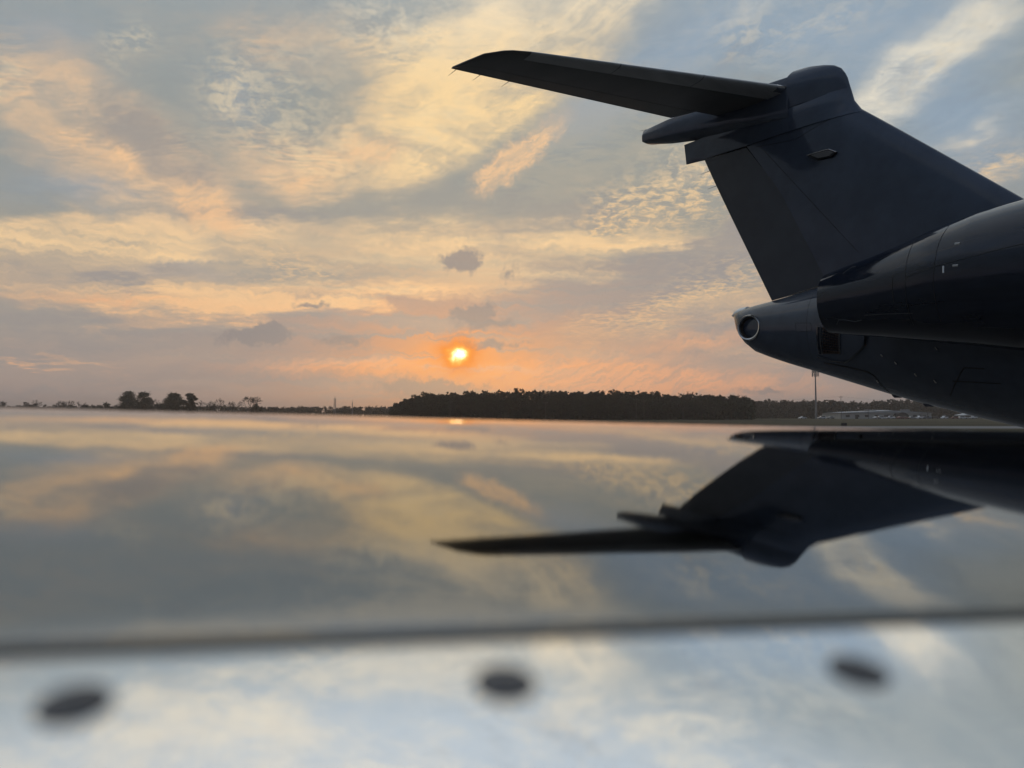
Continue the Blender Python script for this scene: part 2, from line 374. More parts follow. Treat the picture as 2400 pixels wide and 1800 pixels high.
fus = link('fuselage', loft('fuselage', rings), M['paint'], JET, True)

def strip_on(name, pts, wid, fn, parent, mat, lift=0.002, sub=5):
    """thin raised strip following a surface w=fn(u,z)"""
    P = []
    for (a, b) in zip(pts[:-1], pts[1:]):
        for i in range(sub): t = i / sub; P.append((a[0] + (b[0] - a[0]) * t, a[1] + (b[1] - a[1]) * t))
    P.append(pts[-1]); v = []
    for i, p in enumerate(P):
        q0 = P[max(i - 1, 0)]; q1 = P[min(i + 1, len(P) - 1)]
        d = Vector((q1[0] - q0[0], q1[1] - q0[1])).normalized(); n = Vector((-d.y, d.x)) * wid / 2
        a = (p[0] + n.x, p[1] + n.y); b = (p[0] - n.x, p[1] - n.y)
        v += [J(a[0], fn(*a) + lift * .2, a[1]), J(p[0], fn(*p) + lift, p[1]), J(b[0], fn(*b) + lift * .2, b[1])]
    f = []
    for i in range(len(P) - 1):
        k = 3 * i; f += [(k, k + 1, k + 4, k + 3), (k + 1, k + 2, k + 5, k + 4)]
    return link(name, pydata(name, v, f), mat, parent)

# auxiliary power unit exhaust on the starboard side of the tail cone
def disc_ring(uc, zc, w0, prof, seg=40):
    return [[J(uc + r * math.cos(2 * math.pi * k / seg), w0 + dw, zc + r * math.sin(2 * math.pi * k / seg)) for k in range(seg)] for r, dw in prof]
apu = link('exhaust_pipe', loft('exhaust_pipe', disc_ring(.49, 1.037, .27, [(.150, -.12), (.152, .0), (.150, .035), (.143, .045), (.130, .04), (.122, .02)]), caps=False), M['chrome'], fus, True)
link('pipe_liner', loft('pipe_liner', disc_ring(.49, 1.037, .27, [(.1225, .021), (.112, -.03), (.10, -.22), (.001, -.24)]), caps=False), M['soot'], fus, True)
# tail light and static rod at the very end
link('tail_light', loft('tail_light', [[J(u, r * math.cos(2 * math.pi * k / 14), z + r * .8 * math.sin(2 * math.pi * k / 14)) for k in range(14)] for u, z, r in ((.68, 1.268, .085), (.78, 1.262, .085), (.85, 1.255, .062), (.885, 1.25, .032), (.91, 1.25, .010))]), M['lens'], fus, True)
# cooling air grille with frame
gz = [(-.50, .935), (-.71, .845), (-.675, .64), (-.465, .66)]
link('grille_panel', pydata('grille_panel', [J(u, side(u, z) + .004, z) for u, z in gz], [(0, 1, 2, 3)]), M['soot'], fus)
def q4(s, t):
    a = [gz[0][i] * (1 - s) + gz[1][i] * s for i in (0, 1)]; b = [gz[3][i] * (1 - s) + gz[2][i] * s for i in (0, 1)]
    return tuple(a[i] * (1 - t) + b[i] * t for i in (0, 1))
for i in range(1, 8):
    strip_on('grille_bar', [q4(i / 8, 0), q4(i / 8, 1)], .009, side, fus, M['mesh'], .012)
for i in range(1, 9):
    strip_on('grille_bar', [q4(0, i / 9), q4(1, i / 9)], .009, side, fus, M['mesh'], .015)
strip_on('grille_frame', [(-.455, .94), (-.43, .66)], .045, side, fus, M['nacelle'], .02)
strip_on('grille_frame', [(-.485, .935), (-.458, .655)], .010, side, fus, M['lemetal'], .024)
strip_on('grille_frame', [(-.715, .85), (-.685, .64)], .012, side, fus, M['lemetal'], .02)
# lip of the intake fairing under the engine and panel joints
strip_on('fairing_lip', [(-.386, .634), (-.526, .584), (-.70, .549), (-.77, .566), (-.90, .63), (-.954, .665), (-.996, .703), (-1.015, .764), (-1.02, .83)], .022, side, fus, M['rudder'], .032, 8)
strip_on('panel_joint', [(-.438, .564), (-.714, .506), (-.952, .44), (-1.007, .395), (-1.03, .31), (-1.048, .235)], .016, side, fus, M['seam'], .004, 8)
strip_on('panel_joint', [(-.154, 1.019), (-.355, .996), (-.37, .911), (-.163, .919), (-.154, 1.019)], .004, side, fus, M['seam'], .002)
strip_on('panel_joint', [(-.30, .60), (-.30, .9), (-.30, 1.2), (-.30, 1.38)], .004, side, fus, M['seam'], .002)
for a, b in (((-1.72, .18), (-1.93, .42)), ((-1.93, .42), (-2.1, .40)), ((-1.80, .31), (-2.2, .27))):
    strip_on('panel_joint', [a, b], .01, side, fus, M['seam'], .003)
for u, z in ((-1.15, .60), (-1.28, .52), (-1.45, .40), (-1.62, .33), (-1.0, .36), (-1.7, .62)):
    link('drain_mast', tube('drain_mast', [J(u, side(u, z) - .01, z), J(u - .03, side(u, z) + .018, z - .03)], .005), M['lemetal'], fus)
for u in (-1.05, -1.35):
    zb = stat(u)[1]
    link('belly_antenna', loft('belly_antenna', [[J(u + a * s, b * s2, zb + .03 - h) for a, b, s2 in ((-.07, 0, 1), (0, .015, 1), (.07, 0, 1), (0, -.015, 1))] for s, h in ((1, 0), (.8, .03), (.5, .05))]), M['paint'], fus)

# vertical fin
FT = lambda z: .36 + (z - 1.37) * .482
FL = lambda z: interp(z, [1.1, 2.01, 3.02, 3.34, 3.46, 3.62, 3.77, 3.87, 3.95, 3.99, 4.03], [-3.2, -2.21, -1.10, -.74, -.665, -.625, -.59, -.53, -.43, -.27, -.08])
HINGE = lambda z: interp(z, [1.4, 1.59, 2.65, 3.30], [-.38, -.30, .20, .63])
def fin_w(u, z):
    le, te = FL(z), FT(z) + .05; c = te - le; f = min(max((u - le) / c, 0), 1)
    return naca(f) * (.125 if z < 3.3 else .125) * (c / 3.0) ** .35
lv = [1.15 + (3.30 - 1.15) * i / 14 for i in range(15)]
rings = []
for z in lv:
    le, hi = FL(z), HINGE(z)
    uu = [le + (hi - le) * (i / 18) ** 1.9 for i in range(19)]
    rings.append([J(u, fin_w(u, z), z) for u in uu] + [J(u, -fin_w(u, z), z) for u in uu[::-1]])
low = loft('vertical_fin', rings)
rings = []
for z in (3.295, 3.34, 3.40, 3.46, 3.54, 3.60, 3.612):
    le, te = FL(z), interp(z, [3.295, 3.6], [1.565, 1.60]); uu = [le + (te - le) * (i / 22) ** 1.6 for i in range(23)]
    hw = lambda u: max(.006, naca(min(1, (u - le) / (te - le))) * (.125 if z < 3.6 else .10))
    zz = lambda u: z + (max(0, .0) if z > 3.3 else max(0, (u - .6)) * .05)
    rings.append([J(u, hw(u), zz(u)) for u in uu] + [J(u, -hw(u), zz(u)) for u in uu[::-1]])
mid = loft('vertical_fin', rings)
rings = []
for z, hwm in ((3.58, .118), (3.66, .13), (3.74, .14), (3.80, .142), (3.87, .138), (3.93, .122), (3.97, .098), (4.0, .066), (4.015, .03)):
    le, te = FL(z), interp(z, [3.58, 3.93, 4.0, 4.02], [.06, .05, .02, -.01]); uu = [le + (te - le) * (i / 16) ** 1.9 for i in range(17)]
    hw = lambda u: hwm * min(1, ((u - le) / .55)) ** .5 if u > le else 0
    zz = lambda u: z + max(0, (u + .45)) * .045 * (z - 3.58) / .42
    rings.append([J(u, hw(u), zz(u)) for u in uu] + [J(u, -hw(u), zz(u)) for u in uu[::-1]])
top = loft('vertical_fin', rings)
fin = link('vertical_fin', merge('vertical_fin', [low, mid, top]), M['paint'], JET, True)
# rudder with a real gap at the hinge
rings = []
for i in range(15):
    t = i / 14; z0 = 1.37 + (3.285 - 1.37) * t
    te = FT(z0); hi = HINGE(z0) + .014; uu = [hi + (te - hi) * k / 10 for k in range(11)]
    zz = lambda u: z0 + (te - u) * (.15 * (1 - t) - .0 * t) + (t ** 6) * (u - hi) * .05
    hw = lambda u: max(.004, fin_w(min(u, te), z0) - .003)
    rings.append([J(u, hw(u), zz(u)) for u in uu] + [J(u, -hw(u), zz(u)) for u in uu[::-1]])
rud = link('rudder', loft('rudder', rings), M['rudder'], fin, True)
for u, z in ((1.225, 3.16), (1.12, 2.94), (1.0, 2.70)):
    if z > 2.8: link('static_wick', tube('static_wick', [J(u - .02, 0, z), J(u + .125, 0, z - .011)], .0035, 5, .0015), M['seam'], rud)
# spar joint on the fin, panel joints near the cap
strip_on('panel_joint', [(.39, 3.18), (-.16, 2.47), (-.72, 1.75)], .006, fin_w, fin, M['seam'], .002, 8)
strip_on('panel_joint', [(.50, 3.25), (-.02, 3.18), (-.55, 3.33)], .005, fin_w, fin, M['seam'], .002, 8)
# recessed lamp housing on the fin side
hs = [(-.179, 2.946), (-.403, 2.947), (-.442, 2.94), (-.523, 2.889), (-.465, 2.853), (-.293, 2.866)]
ctr = (-.38, 2.905)
lamp = link('lamp_housing', loft('lamp_housing', [[J(ctr[0] + (u - ctr[0]) * s, fin_w(u, z) + h, ctr[1] + (z - ctr[1]) * s) for u, z in hs] for s, h in ((1.0, -.004), (.97, .035), (.80, .038))]), M['seam'], fin)
link('lamp_glass', loft('lamp_glass', [[J(ctr[0] + (u - ctr[0]) * s, fin_w(u, z) + h, ctr[1] + (z - ctr[1]) * s) for u, z in hs] for s, h in ((.78, .037), (.70, .042))]), M['stab'], lamp)
link('housing_rim', tube('housing_rim', [J(u, fin_w(u, z) + .036, z) for u, z in hs[:4]], .006), M['chrome'], lamp)

# fairing that carries the tailplane
BS = [(.045, 3.975, .135, 3.47, 3.42), (.5, 3.99, .155, 3.54, 3.46), (1.0, 4.0, .15, 3.63, 3.54), (1.32, 4.01, .142, 3.70, 3.60), (1.8, 4.02, .13, 3.765, 3.69), (2.22, 4.0, .11, 3.825, 3.805), (2.245, 3.99, .10, 3.83, 3.815)]
rings = []
for u, zt, hw, zc, zk in BS:
    half = [(0, zt), (.45 * hw, zt - .004), (.8 * hw, zt - .03), (.96 * hw, zt - .09), (hw, (zt + zc) / 2), (hw, zc + .01), (.93 * hw, zc - .01), (.45 * hw, (zc * .5 + zk * .5) - .005), (0, zk)]
    rings.append([J(u, w, z) for w, z in half] + [J(u, -w, z) for w, z in half[-2:0:-1]])
bul = link('tailplane_fairing', loft('tailplane_fairing', rings), M['paint'], JET, True)
link('strobe_light', loft('strobe_light', [[J(u, .07 * s * math.cos(a), 3.91 + .085 * s * math.sin(a)) for a in [2 * math.pi * k / 12 for k in range(12)]] for u, s in ((2.24, 1), (2.262, .9), (2.275, .5), (2.278, .05))]), M['lens'], bul, True)
link('static_wick', tube('static_wick', [J(2.2, .06, 3.99), J(2.32, .06, 4.0)], .0035, 5, .0015), M['seam'], bul)

# tailplane
SZ = 3.82
SL = lambda w: interp(w, [0, 2.98, 3.12, 3.19, 3.31, 3.36, 3.39], [0, 1.365, 1.445, 1.51, 1.69, 1.95, 2.15])
STE = lambda w: 1.36 + .244 * w
def stab_ring(w, sgn, f0, f1, n, off=0.0, both=True):
    le, te = SL(w), STE(w); c = te - le; th = interp(w, [0, 2.9, 3.39], [.075, .038, .012])
    fr = [f0 + (f1 - f0) * (i / n) ** (2 if f0 == 0 else 1) for i in range(n + 1)]
    hw = lambda f: max(.0025, naca(f) * th) + off
    o = off * 1.2
    return [J(le + c * f - (o if f == 0 else 0), sgn * w, SZ + hw(f)) for f in fr] + [J(le + c * f, sgn * w, SZ - hw(f)) for f in fr[::-1][:(-1 if f0 == 0 and not off else None)]]
wl = [0.02, .3, .6, 1.0, 1.5, 2.0, 2.5, 2.8, 2.98, 3.06, 3.12, 3.16, 3.19, 3.25, 3.31, 3.34, 3.36, 3.375, 3.39]
for sgn, nm in ((1, 'tailplane'), (-1, 'tailplane')):
    st = link(nm, loft(nm, [stab_ring(w, sgn, 0, .70, 16) for w in wl]), M['stab'], JET, True)
    el_ = link('elevator', loft('elevator', [stab_ring(w, sgn, .708, 1.0, 8) for w in [.45] + wl[2:]]), M['stab'], st, True)
    for a, b in ((.1, 1.10), (1.11, 2.02), (2.03, 2.95)):
        ws = [a + (b - a) * i / 6 for i in range(7)]
        link('leading_edge', loft('leading_edge', [stab_ring(w, sgn, 0, .17, 9, .0015) for w in ws]), M['lemetal'], st, True)
    link('leading_edge', loft('leading_edge', [stab_ring(w, sgn, 0, .05, 9, .004) for w in (.06, .12, .18, .24)]), M['chrome'], st, True)
    if sgn > 0:
        for u, w in ((2.17, 3.33), (2.09, 3.05), (2.005, 2.70)):
            link('static_wick', tube('static_wick', [J(u - .01, w, SZ + .005), J(u + .16, w, SZ - .012)], .004, 5, .0015), M['seam'], el_)

# engine nacelle (station, top, bottom, half width), centred off the starboard flank
NS = [(-.95, 1.345, .78, .272), (-1.12, 1.385, .75, .31), (-1.4, 1.44, .705, .37), (-1.68, 1.515, .655, .43), (-1.94, 1.59, .61, .49), (-2.24, 1.65, .555, .54), (-2.5, 1.68, .505, .575), (-3.0, 1.72, .46, .62), (-3.8, 1.72, .46, .62), (-4.2, 1.64, .53, .555), (-4.3, 1.58, .59, .50)]
NU = [s[0] for s in NS][::-1]; NW = 1.2
def nst(u): return [interp(u, NU, [s[k] for s in NS][::-1]) for k in (1, 2, 3)]
def nac(u, z):
    zt, zb, hw = nst(u); q = (z - (zt + zb) / 2) / ((zt - zb) / 2)
    return NW + hw * math.sqrt(max(0, 1 - q * q))
def nring(u, s=1.0):
    zt, zb, hw = nst(u)
    return [J(u, NW + s * hw * math.sin(a), (zt + zb) / 2 + s * (zt - zb) / 2 * math.cos(a)) for a in [2 * math.pi * k / 56 for k in range(56)]]
uu = sorted(set(NU + [-4.3 + .12 * i for i in range(28)]))
def smooth_uu(u):  # average neighbours so the body has no facets between stations
    return u
nr = [nring(-3.4, .80), nring(-4.2, .86), nring(-4.3, .96)] + [nring(u) for u in uu] + [nring(-.952, .965), nring(-1.3, .85)]
ncl = link('engine_nacelle', loft('engine_nacelle', nr, caps=False), M['nacelle'], JET, True)
link('exhaust_nozzle', loft('exhaust_nozzle', [nring(-1.02, .93), nring(-1.4, .80), nring(-1.9, .30), nring(-1.95, .02)], caps=False), M['soot'], ncl, True)
link('fan_hub', loft('fan_hub', [nring(-3.5, .82), nring(-3.6, .3), nring(-3.9, .02)], caps=False), M['lemetal'], ncl, True)
for pts in ([(-1.815, 1.46), (-1.805, 1.25), (-1.80, .95), (-1.80, .75)], [(-2.08, 1.55), (-2.05, 1.35), (-2.03, 1.05), (-2.03, .75)], [(-1.69, 1.179), (-1.689, .95)],
            [(-1.80, 1.13), (-2.05, 1.18), (-2.6, 1.235), (-3.1, 1.26)]):
    strip_on('panel_joint', pts, .006, nac, ncl, M['seam'], .002, 8)
strip_on('hinge_cutout', [(-1.30, 1.33), (-1.26, 1.335), (-1.22, 1.31), (-1.19, 1.28)], .010, nac, ncl, M['seam'], .002)
strip_on('hinge_cutout', [(-1.10, .83), (-1.14, .865), (-1.20, .86), (-1.29, .835), (-1.36, .84)], .006, nac, ncl, M['rudder'], .004)
strip_on('panel_joint', [(-1.40, .875), (-1.60, .862), (-1.83, .84)], .006, nac, ncl, M['rudder'], .006)
link('vent_slot', tube('vent_slot', [J(-2.11, nac(-2.11, 1.17), 1.17), J(-2.11, nac(-2.11, 1.115), 1.115)], .007), M['lens'], ncl)
for u, z in ((-2.2, 1.335), (-2.2, 1.155)):
    strip_on('latch', [(u - .02, z), (u + .02, z + .004)], .018, nac, ncl, M['lemetal'], .006, 2)
# pylon between engine and fuselage
pr = []
for u, z0, z1 in ((-.80, 1.32, 1.345), (-1.0, 1.22, 1.40), (-1.5, 1.10, 1.47), (-2.2, 1.0, 1.54), (-3.0, .95, 1.56), (-3.6, 1.1, 1.45)):
    pr.append([J(u, .30, z0), J(u, 1.05, z0), J(u, 1.05, z1), J(u, .30, z1)])
link('engine_pylon', loft('engine_pylon', pr), M['paint'], JET, True)

# starboard wing, whose glossy upper skin lies right under the phone
PSI, DIH, HC, CREST, C0 = 0.20801, 0.02379, 0.00031, 0.58549, 0.16
SLP = [0.16316, 0.16339, 0.13916, 0.11249, 0.08467, 0.05745, 0.02233, 0.0]; NC = [0, .06, .15, .28, .45, .65, .82, 1.0]; TW = -0.05122
WC = Vector((-math.sin(PSI), math.cos(PSI))); WL = Vector((-math.cos(PSI), -math.sin(PSI)))
nP = 160
cs = [C0 + CREST * i / nP for i in range(nP + 1)]
# smooth slope curve through the nodes
def slope(t):
    t = min(max(t, 0), 1)
    i = max(k for k in range(len(NC)) if NC[k] <= t); i = min(i, len(NC) - 2)
    def tan(k):
        if k == 0: return (SLP[1] - SLP[0]) / (NC[1] - NC[0])
        if k == len(NC) - 1: return (SLP[-1] - SLP[-2]) / (NC[-1] - NC[-2])
        return (SLP[k + 1] - SLP[k - 1]) / (NC[k + 1] - NC[k - 1])
    h = NC[i + 1] - NC[i]; x = (t - NC[i]) / h
    return (2*x**3 - 3*x**2 + 1) * SLP[i] + (x**3 - 2*x**2 + x) * h * tan(i) + (-2*x**3 + 3*x**2) * SLP[i+1] + (x**3 - x**2) * h * tan(i+1)
gs = [0.0]
for i in range(nP):
    gs.append(gs[-1] + (slope(i / nP) + slope((i + 1) / nP)) / 2 * CREST / nP)
gs = [x - gs[-1] for x in gs]
jinv = Matrix.Rotation(-R(40), 4, 'Z') @ Matrix.Translation((-3.3348, -8.4, 0))
def W(c, s, g_):
    """wing coordinates: c aft across the wing, s outboard along it, g_ height against the crest"""
    xy = c * WC + s * WL
    p = Vector((xy.x, xy.y, EYE - HC + DIH * s + g_ * (1 + TW * max(-2, min(2, s)))))
    return tuple(jinv @ p)
SPAN = [-9.6, -7.5, -5.5, -4, -3, -2.2, -1.6, -1.2] + [-1 + .1 * i for i in range(21)] + [1.2, 1.5, 1.8, 2.0]
aft = [(CREST + C0 + a, -b) for a, b in ((.1, .0012), (.25, .008), (.45, .024), (.7, .055), (.95, .095), (1.15, .133))]
under = [(1.88, -.140), (1.6, -.150), (1.2, -.175), (.8, -.20), (.4, -.21), (.1, -.20)]
upper = [(cs[0] + .0015, gs[0] - .004)] + [(cs[i] + (.0015 if i == 0 else 0), gs[i]) for i in list(range(0, nP + 1, 2))] + aft
prof_w = upper + under + [(.1585, -.19), (.1585, gs[0] - .012), (.1600, gs[0] - .008)]
def chord(c, s): # chord grows towards the root
    return c if s > -1.2 or c < .76 else .75 + (c - .75) * (1 + .35 * (-1.2 - s))
wing = link('wing', loft('wing', [[W(chord(c, s), s, gg) for c, gg in prof_w] for s in SPAN]), M['wing'], JET, True)
# polished leading edge: continues the same curve forward of the joint
z0 = gs[0]
le_pts = [(C0 - .0015, z0 - .010), (C0 - .0015, z0 - .0006)]
c, z, sl_ = C0 - .0015, z0 - .0006, .140
step = .005
while c > .03:
    c -= step; z -= sl_ * step; sl_ += .0009
    le_pts.append((c, z))
ang = math.atan(sl_)
while ang < R(175):
    ang += R(7); rr = .045
    c -= rr * R(7) * math.cos(ang); z -= rr * R(7) * math.sin(ang); le_pts.append((c, z))
le_pts += [(.05, z - .004), (.155, z - .006), (.155, z + .004)]
LESPAN = [s for s in SPAN if s > -4]
lep = link('leading_edge_panel', loft('leading_edge_panel', [[W(c, s, gg) for c, gg in le_pts] for s in LESPAN]), M['polish'], wing, True)
link('seam_sealant', loft('seam_sealant', [[W(c, s, gg) for c, gg in ((C0 - .0022, z0 - .0009), (C0 + .0018, z0 - .0003), (C0 + .0018, z0 + .0005), (C0 - .0022, z0 + .0001))] for s in LESPAN]), M['seam'], wing)
def le_z(c): return interp(c, [p[0] for p in le_pts[1:26]][::-1], [p[1] for p in le_pts[1:26]][::-1])
FAST, FR = [(0.1388, 0.0466), (0.1387, -0.0279), (0.1363, -0.1024), (0.1363, -0.1769), (0.1363, -0.2514), (0.1363, -0.3259), (0.1363, -0.4004), (0.1363, -0.4749), (0.1363, -0.5494), (0.1388, 0.1211), (0.1388, 0.1956), (0.1388, 0.2701), (0.1388, 0.3446), (0.1388, 0.4191)], 0.0060
for fc, fs in FAST:
    sl2 = (le_z(fc + .004) - le_z(fc - .004)) / .008
    rings = []
    for r, h in ((FR, -.002), (FR, .0004), (FR * .93, .0009), (FR * .35, .0010), (FR * .30, .0004), (.0002, .0004)):
        rings.append([W(fc + r * math.cos(a), fs + r * math.sin(a), le_z(fc) + sl2 * r * math.cos(a) + h) for a in [2 * math.pi * k / 24 for k in range(24)]])
    link('fastener', loft('fastener', rings, caps=False), M['fast'], wing, True)

# ------------------------------------------------------------------ trees
MB = material('bark', (0.045, 0.038, 0.030), 0.9, var=0.3, scale=4)
MP = material('pine needles', (0.040, 0.048, 0.026), 0.8, var=0.45, scale=0.35, spec=0.2)
MO = material('bare twigs', (0.060, 0.050, 0.040), 0.9, var=0.3, scale=1.0)
MH = material('winter scrub', (0.055, 0.050, 0.034), 0.9, var=0.4, scale=0.25, spec=0.2)

def prism(v, f, a, b, ra, rb, seg=5):
    a, b = Vector(a), Vector(b); d = (b - a).normalized(); s = d.orthogonal().normalized(); t = d.cross(s); k = len(v)
    for p, r in ((a, ra), (b, rb)):
        for i in range(seg):
            an = 2 * math.pi * i / seg; v.append(tuple(p + r * (math.cos(an) * s + math.sin(an) * t)))
    for i in range(seg):
        j = (i + 1) % seg; f.append((k + i, k + j, k + seg + j, k + seg + i))

def leaf(v, f, c, size, rnd):
    n = Vector((rnd.gauss(0, 1), rnd.gauss(0, 1), rnd.gauss(0, 1))).normalized(); s = n.orthogonal().normalized(); t = n.cross(s)
    k = len(v); a = size * rnd.uniform(.6, 1.3); b = size * rnd.uniform(.4, .9)
    v += [tuple(c - s * a), tuple(c + t * b), tuple(c + s * a), tuple(c - t * b)]; f.append((k, k + 1, k + 2, k + 3))

def pine_meshes(seed, h=13.0, dens=1.0, lowest=.35, wide=.22, lean=0.0):
    rnd = random.Random(seed); tv, tf, cv, cf = [], [], [], []
    top = Vector((rnd.uniform(-.4, .4) + lean, rnd.uniform(-.4, .4), h * .95))
    prism(tv, tf, (0, 0, -.3), top * .55, .20 * h / 13, .14 * h / 13, 7); prism(tv, tf, top * .55, top, .14 * h / 13, .03, 6)
    nb = int(30 * dens)
    for i in range(nb):
        t = lowest + (1 - lowest) * (i + rnd.random()) / nb
        if rnd.random() < .12: continue
        base = top * t; an = rnd.uniform(0, 6.283)
        prof = math.sin(math.pi * min(1, (t - lowest) / (1.08 - lowest)) ** .75) * .8 + .2
        ln = h * wide * prof * rnd.uniform(.55, 1.15)
        tip = base + Vector((math.cos(an) * ln, math.sin(an) * ln, ln * rnd.uniform(.05, .45)))
        prism(tv, tf, base, tip, .05, .015, 4)
        for q in range(int(3 + 3 * dens)):
            c = base + (tip - base) * rnd.uniform(.45, 1.08) + Vector((rnd.gauss(0, .25), rnd.gauss(0, .25), rnd.gauss(.1, .18)))
            for _ in range(int(13 * dens)):
                leaf(cv, cf, c + Vector((rnd.gauss(0, .34), rnd.gauss(0, .34), rnd.gauss(0, .24))), .30, rnd)
    return pydata('trunk', tv, tf), pydata('crown', cv, cf)

def bare_mesh(seed, h=9.0, spread=.5, fork=.22):
    rnd = random.Random(seed); tv, tf, bv, bf = [], [], [], []
    def grow(p, d, ln, r, lev):
        q = p + d * ln
        prism(tv if lev < 2 else bv, tf if lev < 2 else bf, p, q, r, r * .68, 6 if lev < 2 else 3)
        if lev >= 6: return
        for _ in range(2 if lev < 1 else rnd.choice((2, 3, 3))):
            nd = (d + Vector((rnd.gauss(0, spread), rnd.gauss(0, spread), rnd.gauss(.06, spread * .5)))).normalized()
            if nd.z < -.05: nd.z *= -.3
            grow(q, nd, ln * rnd.uniform(.66, .9), max(.05, r * .62), lev + 1)
    grow(Vector((0, 0, -.2)), Vector((rnd.gauss(0, .05), rnd.gauss(0, .05), 1)).normalized(), h * fork, .022 * h, 0)
    k = h / max(p[2] for p in bv)
    sc_ = lambda vv: [(x * k, y * k, z * k) for x, y, z in vv]
    return pydata('trunk', sc_(tv), tf), pydata('crown', sc_(bv), bf)

def cluster_crown(seed, h, w, base=.12, n=60, per=55, flat=1.0, size=.34):
    """broad evergreen crown of many leaf clumps on limbs"""
    rnd = random.Random(seed); tv, tf, cv, cf = [], [], [], []
    prism(tv, tf, (0, 0, -.3), (0, 0, h * .45), .028 * h, .018 * h, 7)
    for i in range(n):
        an = rnd.uniform(0, 6.283); t = rnd.uniform(base, .97)
        rad = w * (math.sin(math.pi * min(1, (t - base + .10) / (1.1 - base))) ** .6) * rnd.uniform(.35, 1.0)
        c = Vector((math.cos(an) * rad, math.sin(an) * rad, t * h))
        prism(tv, tf, (0, 0, min(t * .8, .45) * h), c, .07, .02, 4)
        s = rnd.uniform(.45, .95) * h / 12
        for _ in range(per):
            leaf(cv, cf, c + Vector((rnd.gauss(0, s), rnd.gauss(0, s), rnd.gauss(0, s * .62 * flat))), size, rnd)
    return pydata('trunk', tv, tf), pydata('crown', cv, cf)

def tree(name, meshes, loc, label, cat='tree', group=None, rz=0.0, sc=1.0, mats=(None, None)):
    e = empty(name, loc, rz); e.scale = (sc if isinstance(sc, tuple) else (sc, sc, sc))
    tag(e, label, cat, group)
    for nm, me, mt in zip(('trunk', 'crown'), meshes, mats):
        link(nm, me, mt, e)
    return e

def at(px, dist):   # ground point seen under a given bearing (tangent of the angle), at a distance ahead
    return (px * dist, dist, 0)
B = lambda px: (px - 1200) / 1714.0     # bearing tangent from the survey of the photograph

# pine stand ahead, under the sun
PV = [pine_meshes(100 + i, 13.0 + .5 * (i % 3), .95, .24 + .05 * (i % 3), .21 + .015 * (i % 4)) for i in range(7)]
rnd = random.Random(5)
def stand_h(px):     # height over the stand's width
    return interp(px, [912, 935, 965, 1010, 1090, 1300, 1420, 1560, 1640, 1720, 1800], [.34, .58, .78, .88, .93, .96, .95, .88, .84, .78, .70])
n_front = 92
for i in range(n_front):
    px = 916 + (1745 - 916) * (i + rnd.uniform(-.35, .35)) / (n_front - 1)
    d = 332 + rnd.uniform(-4, 10)
    lab = {0: 'leftmost pine of the dense stand, at its sloping left end', n_front - 1: 'rightmost pine of the dense stand, next to the round bare tree'}.get(i, 'tall dark pine in the front row of the dense stand below the sun')
    tree('pine_tree', PV[i % 7], at(B(px), d), lab, 'tree', 'pines in the front row of the stand', rnd.uniform(0, 6.28), stand_h(px) * rnd.uniform(.86, 1.08), (MB, MP))
# the wood behind them reads as one mass
def wood(name, px0, px1, n, d0, d1, hfun, seed, mat, label, cat, step=3, per=60):
    r_ = random.Random(seed); v, f = [], []
    for i in range(n):
        px = r_.uniform(px0, px1); d = r_.uniform(d0, d1); h = hfun(px) * r_.uniform(.84, 1.08); x = B(px) * d
        prism(v, f, (x, d, 0), (x + r_.uniform(-.4, .4), d, h * .9), .16, .06, 4)
        for _ in range(step * 5):
            t = r_.uniform(.03, .97); rad = 2.0 * math.sin(math.pi * min(1, t * .9 + .1)) ** .5 * r_.uniform(.2, 1.1)
            an = r_.uniform(0, 6.28); c = Vector((x + math.cos(an) * rad, d + math.sin(an) * rad, t * h))
            for _ in range(per // step):
                leaf(v, f, c + Vector((r_.gauss(0, .55), r_.gauss(0, .55), r_.gauss(0, .45))), .70, r_)
    o = link(name, pydata(name, v, f), mat); tag(o, label, cat, kind='stuff'); return o
wood('pine_wood', 922, 1760, 520, 342, 392, lambda p: 13.2 * stand_h(p), 11, MP, 'dark pine wood massed behind the front row below the sun', 'wood')
wood('far_wood', 1730, 2460, 460, 470, 530, lambda p: interp(p, [1730, 1850, 1960, 2020, 2100, 2200, 2400], [11.8, 11.4, 11.4, 10.2, 11.8, 11.3, 11]), 12, MH, 'long dark wood on the right behind the low building', 'wood', 3, 40)
wood('far_hedgerow', -300, 935, 800, 570, 640, lambda p: interp(p, [-300, 0, 240, 500, 600, 700, 800, 935], [10.0, 10.0, 9.8, 9.4, 8.4, 8.4, 8.6, 9.0]), 13, MH, 'thin far hedgerow along the left horizon', 'hedgerow', 2, 30)

# single trees on the left
tree('evergreen_oak', cluster_crown(21, 14.8, 5.4, .08, 120), at(B(300), 400), 'large dense evergreen tree, leftmost of the dark crowns on the left horizon', rz=1, mats=(MB, MP))
tree('evergreen_oak', cluster_crown(22, 14.5, 5.0, .08, 110), at(B(338), 405), 'dense evergreen tree joined to the right side of the leftmost dark crown', rz=2, mats=(MB, MP))
tree('pine_tree', cluster_crown(23, 14.2, 4.8, .36, 90, 60, .7), at(B(408), 400), 'flat-topped pine between the large evergreens and the pointed pine', rz=.5, mats=(MB, MP))
tree('pine_tree', pine_meshes(24, 14.2, 2.2, .10, .29), at(B(444), 398), 'pointed bushy pine, rightmost dark crown on the left horizon', rz=.2, mats=(MB, MP))
tree('scrub_bush', cluster_crown(25, 8.8, 4.5, .05, 40), at(B(252), 410), 'low dark bush left of the large evergreens', 'bush', mats=(MB, MP))
tree('scrub_bush', cluster_crown(26, 8.6, 5.5, .05, 44), at(B(375), 412), 'low dark bush filling the gap between the evergreens', 'bush', mats=(MB, MP))
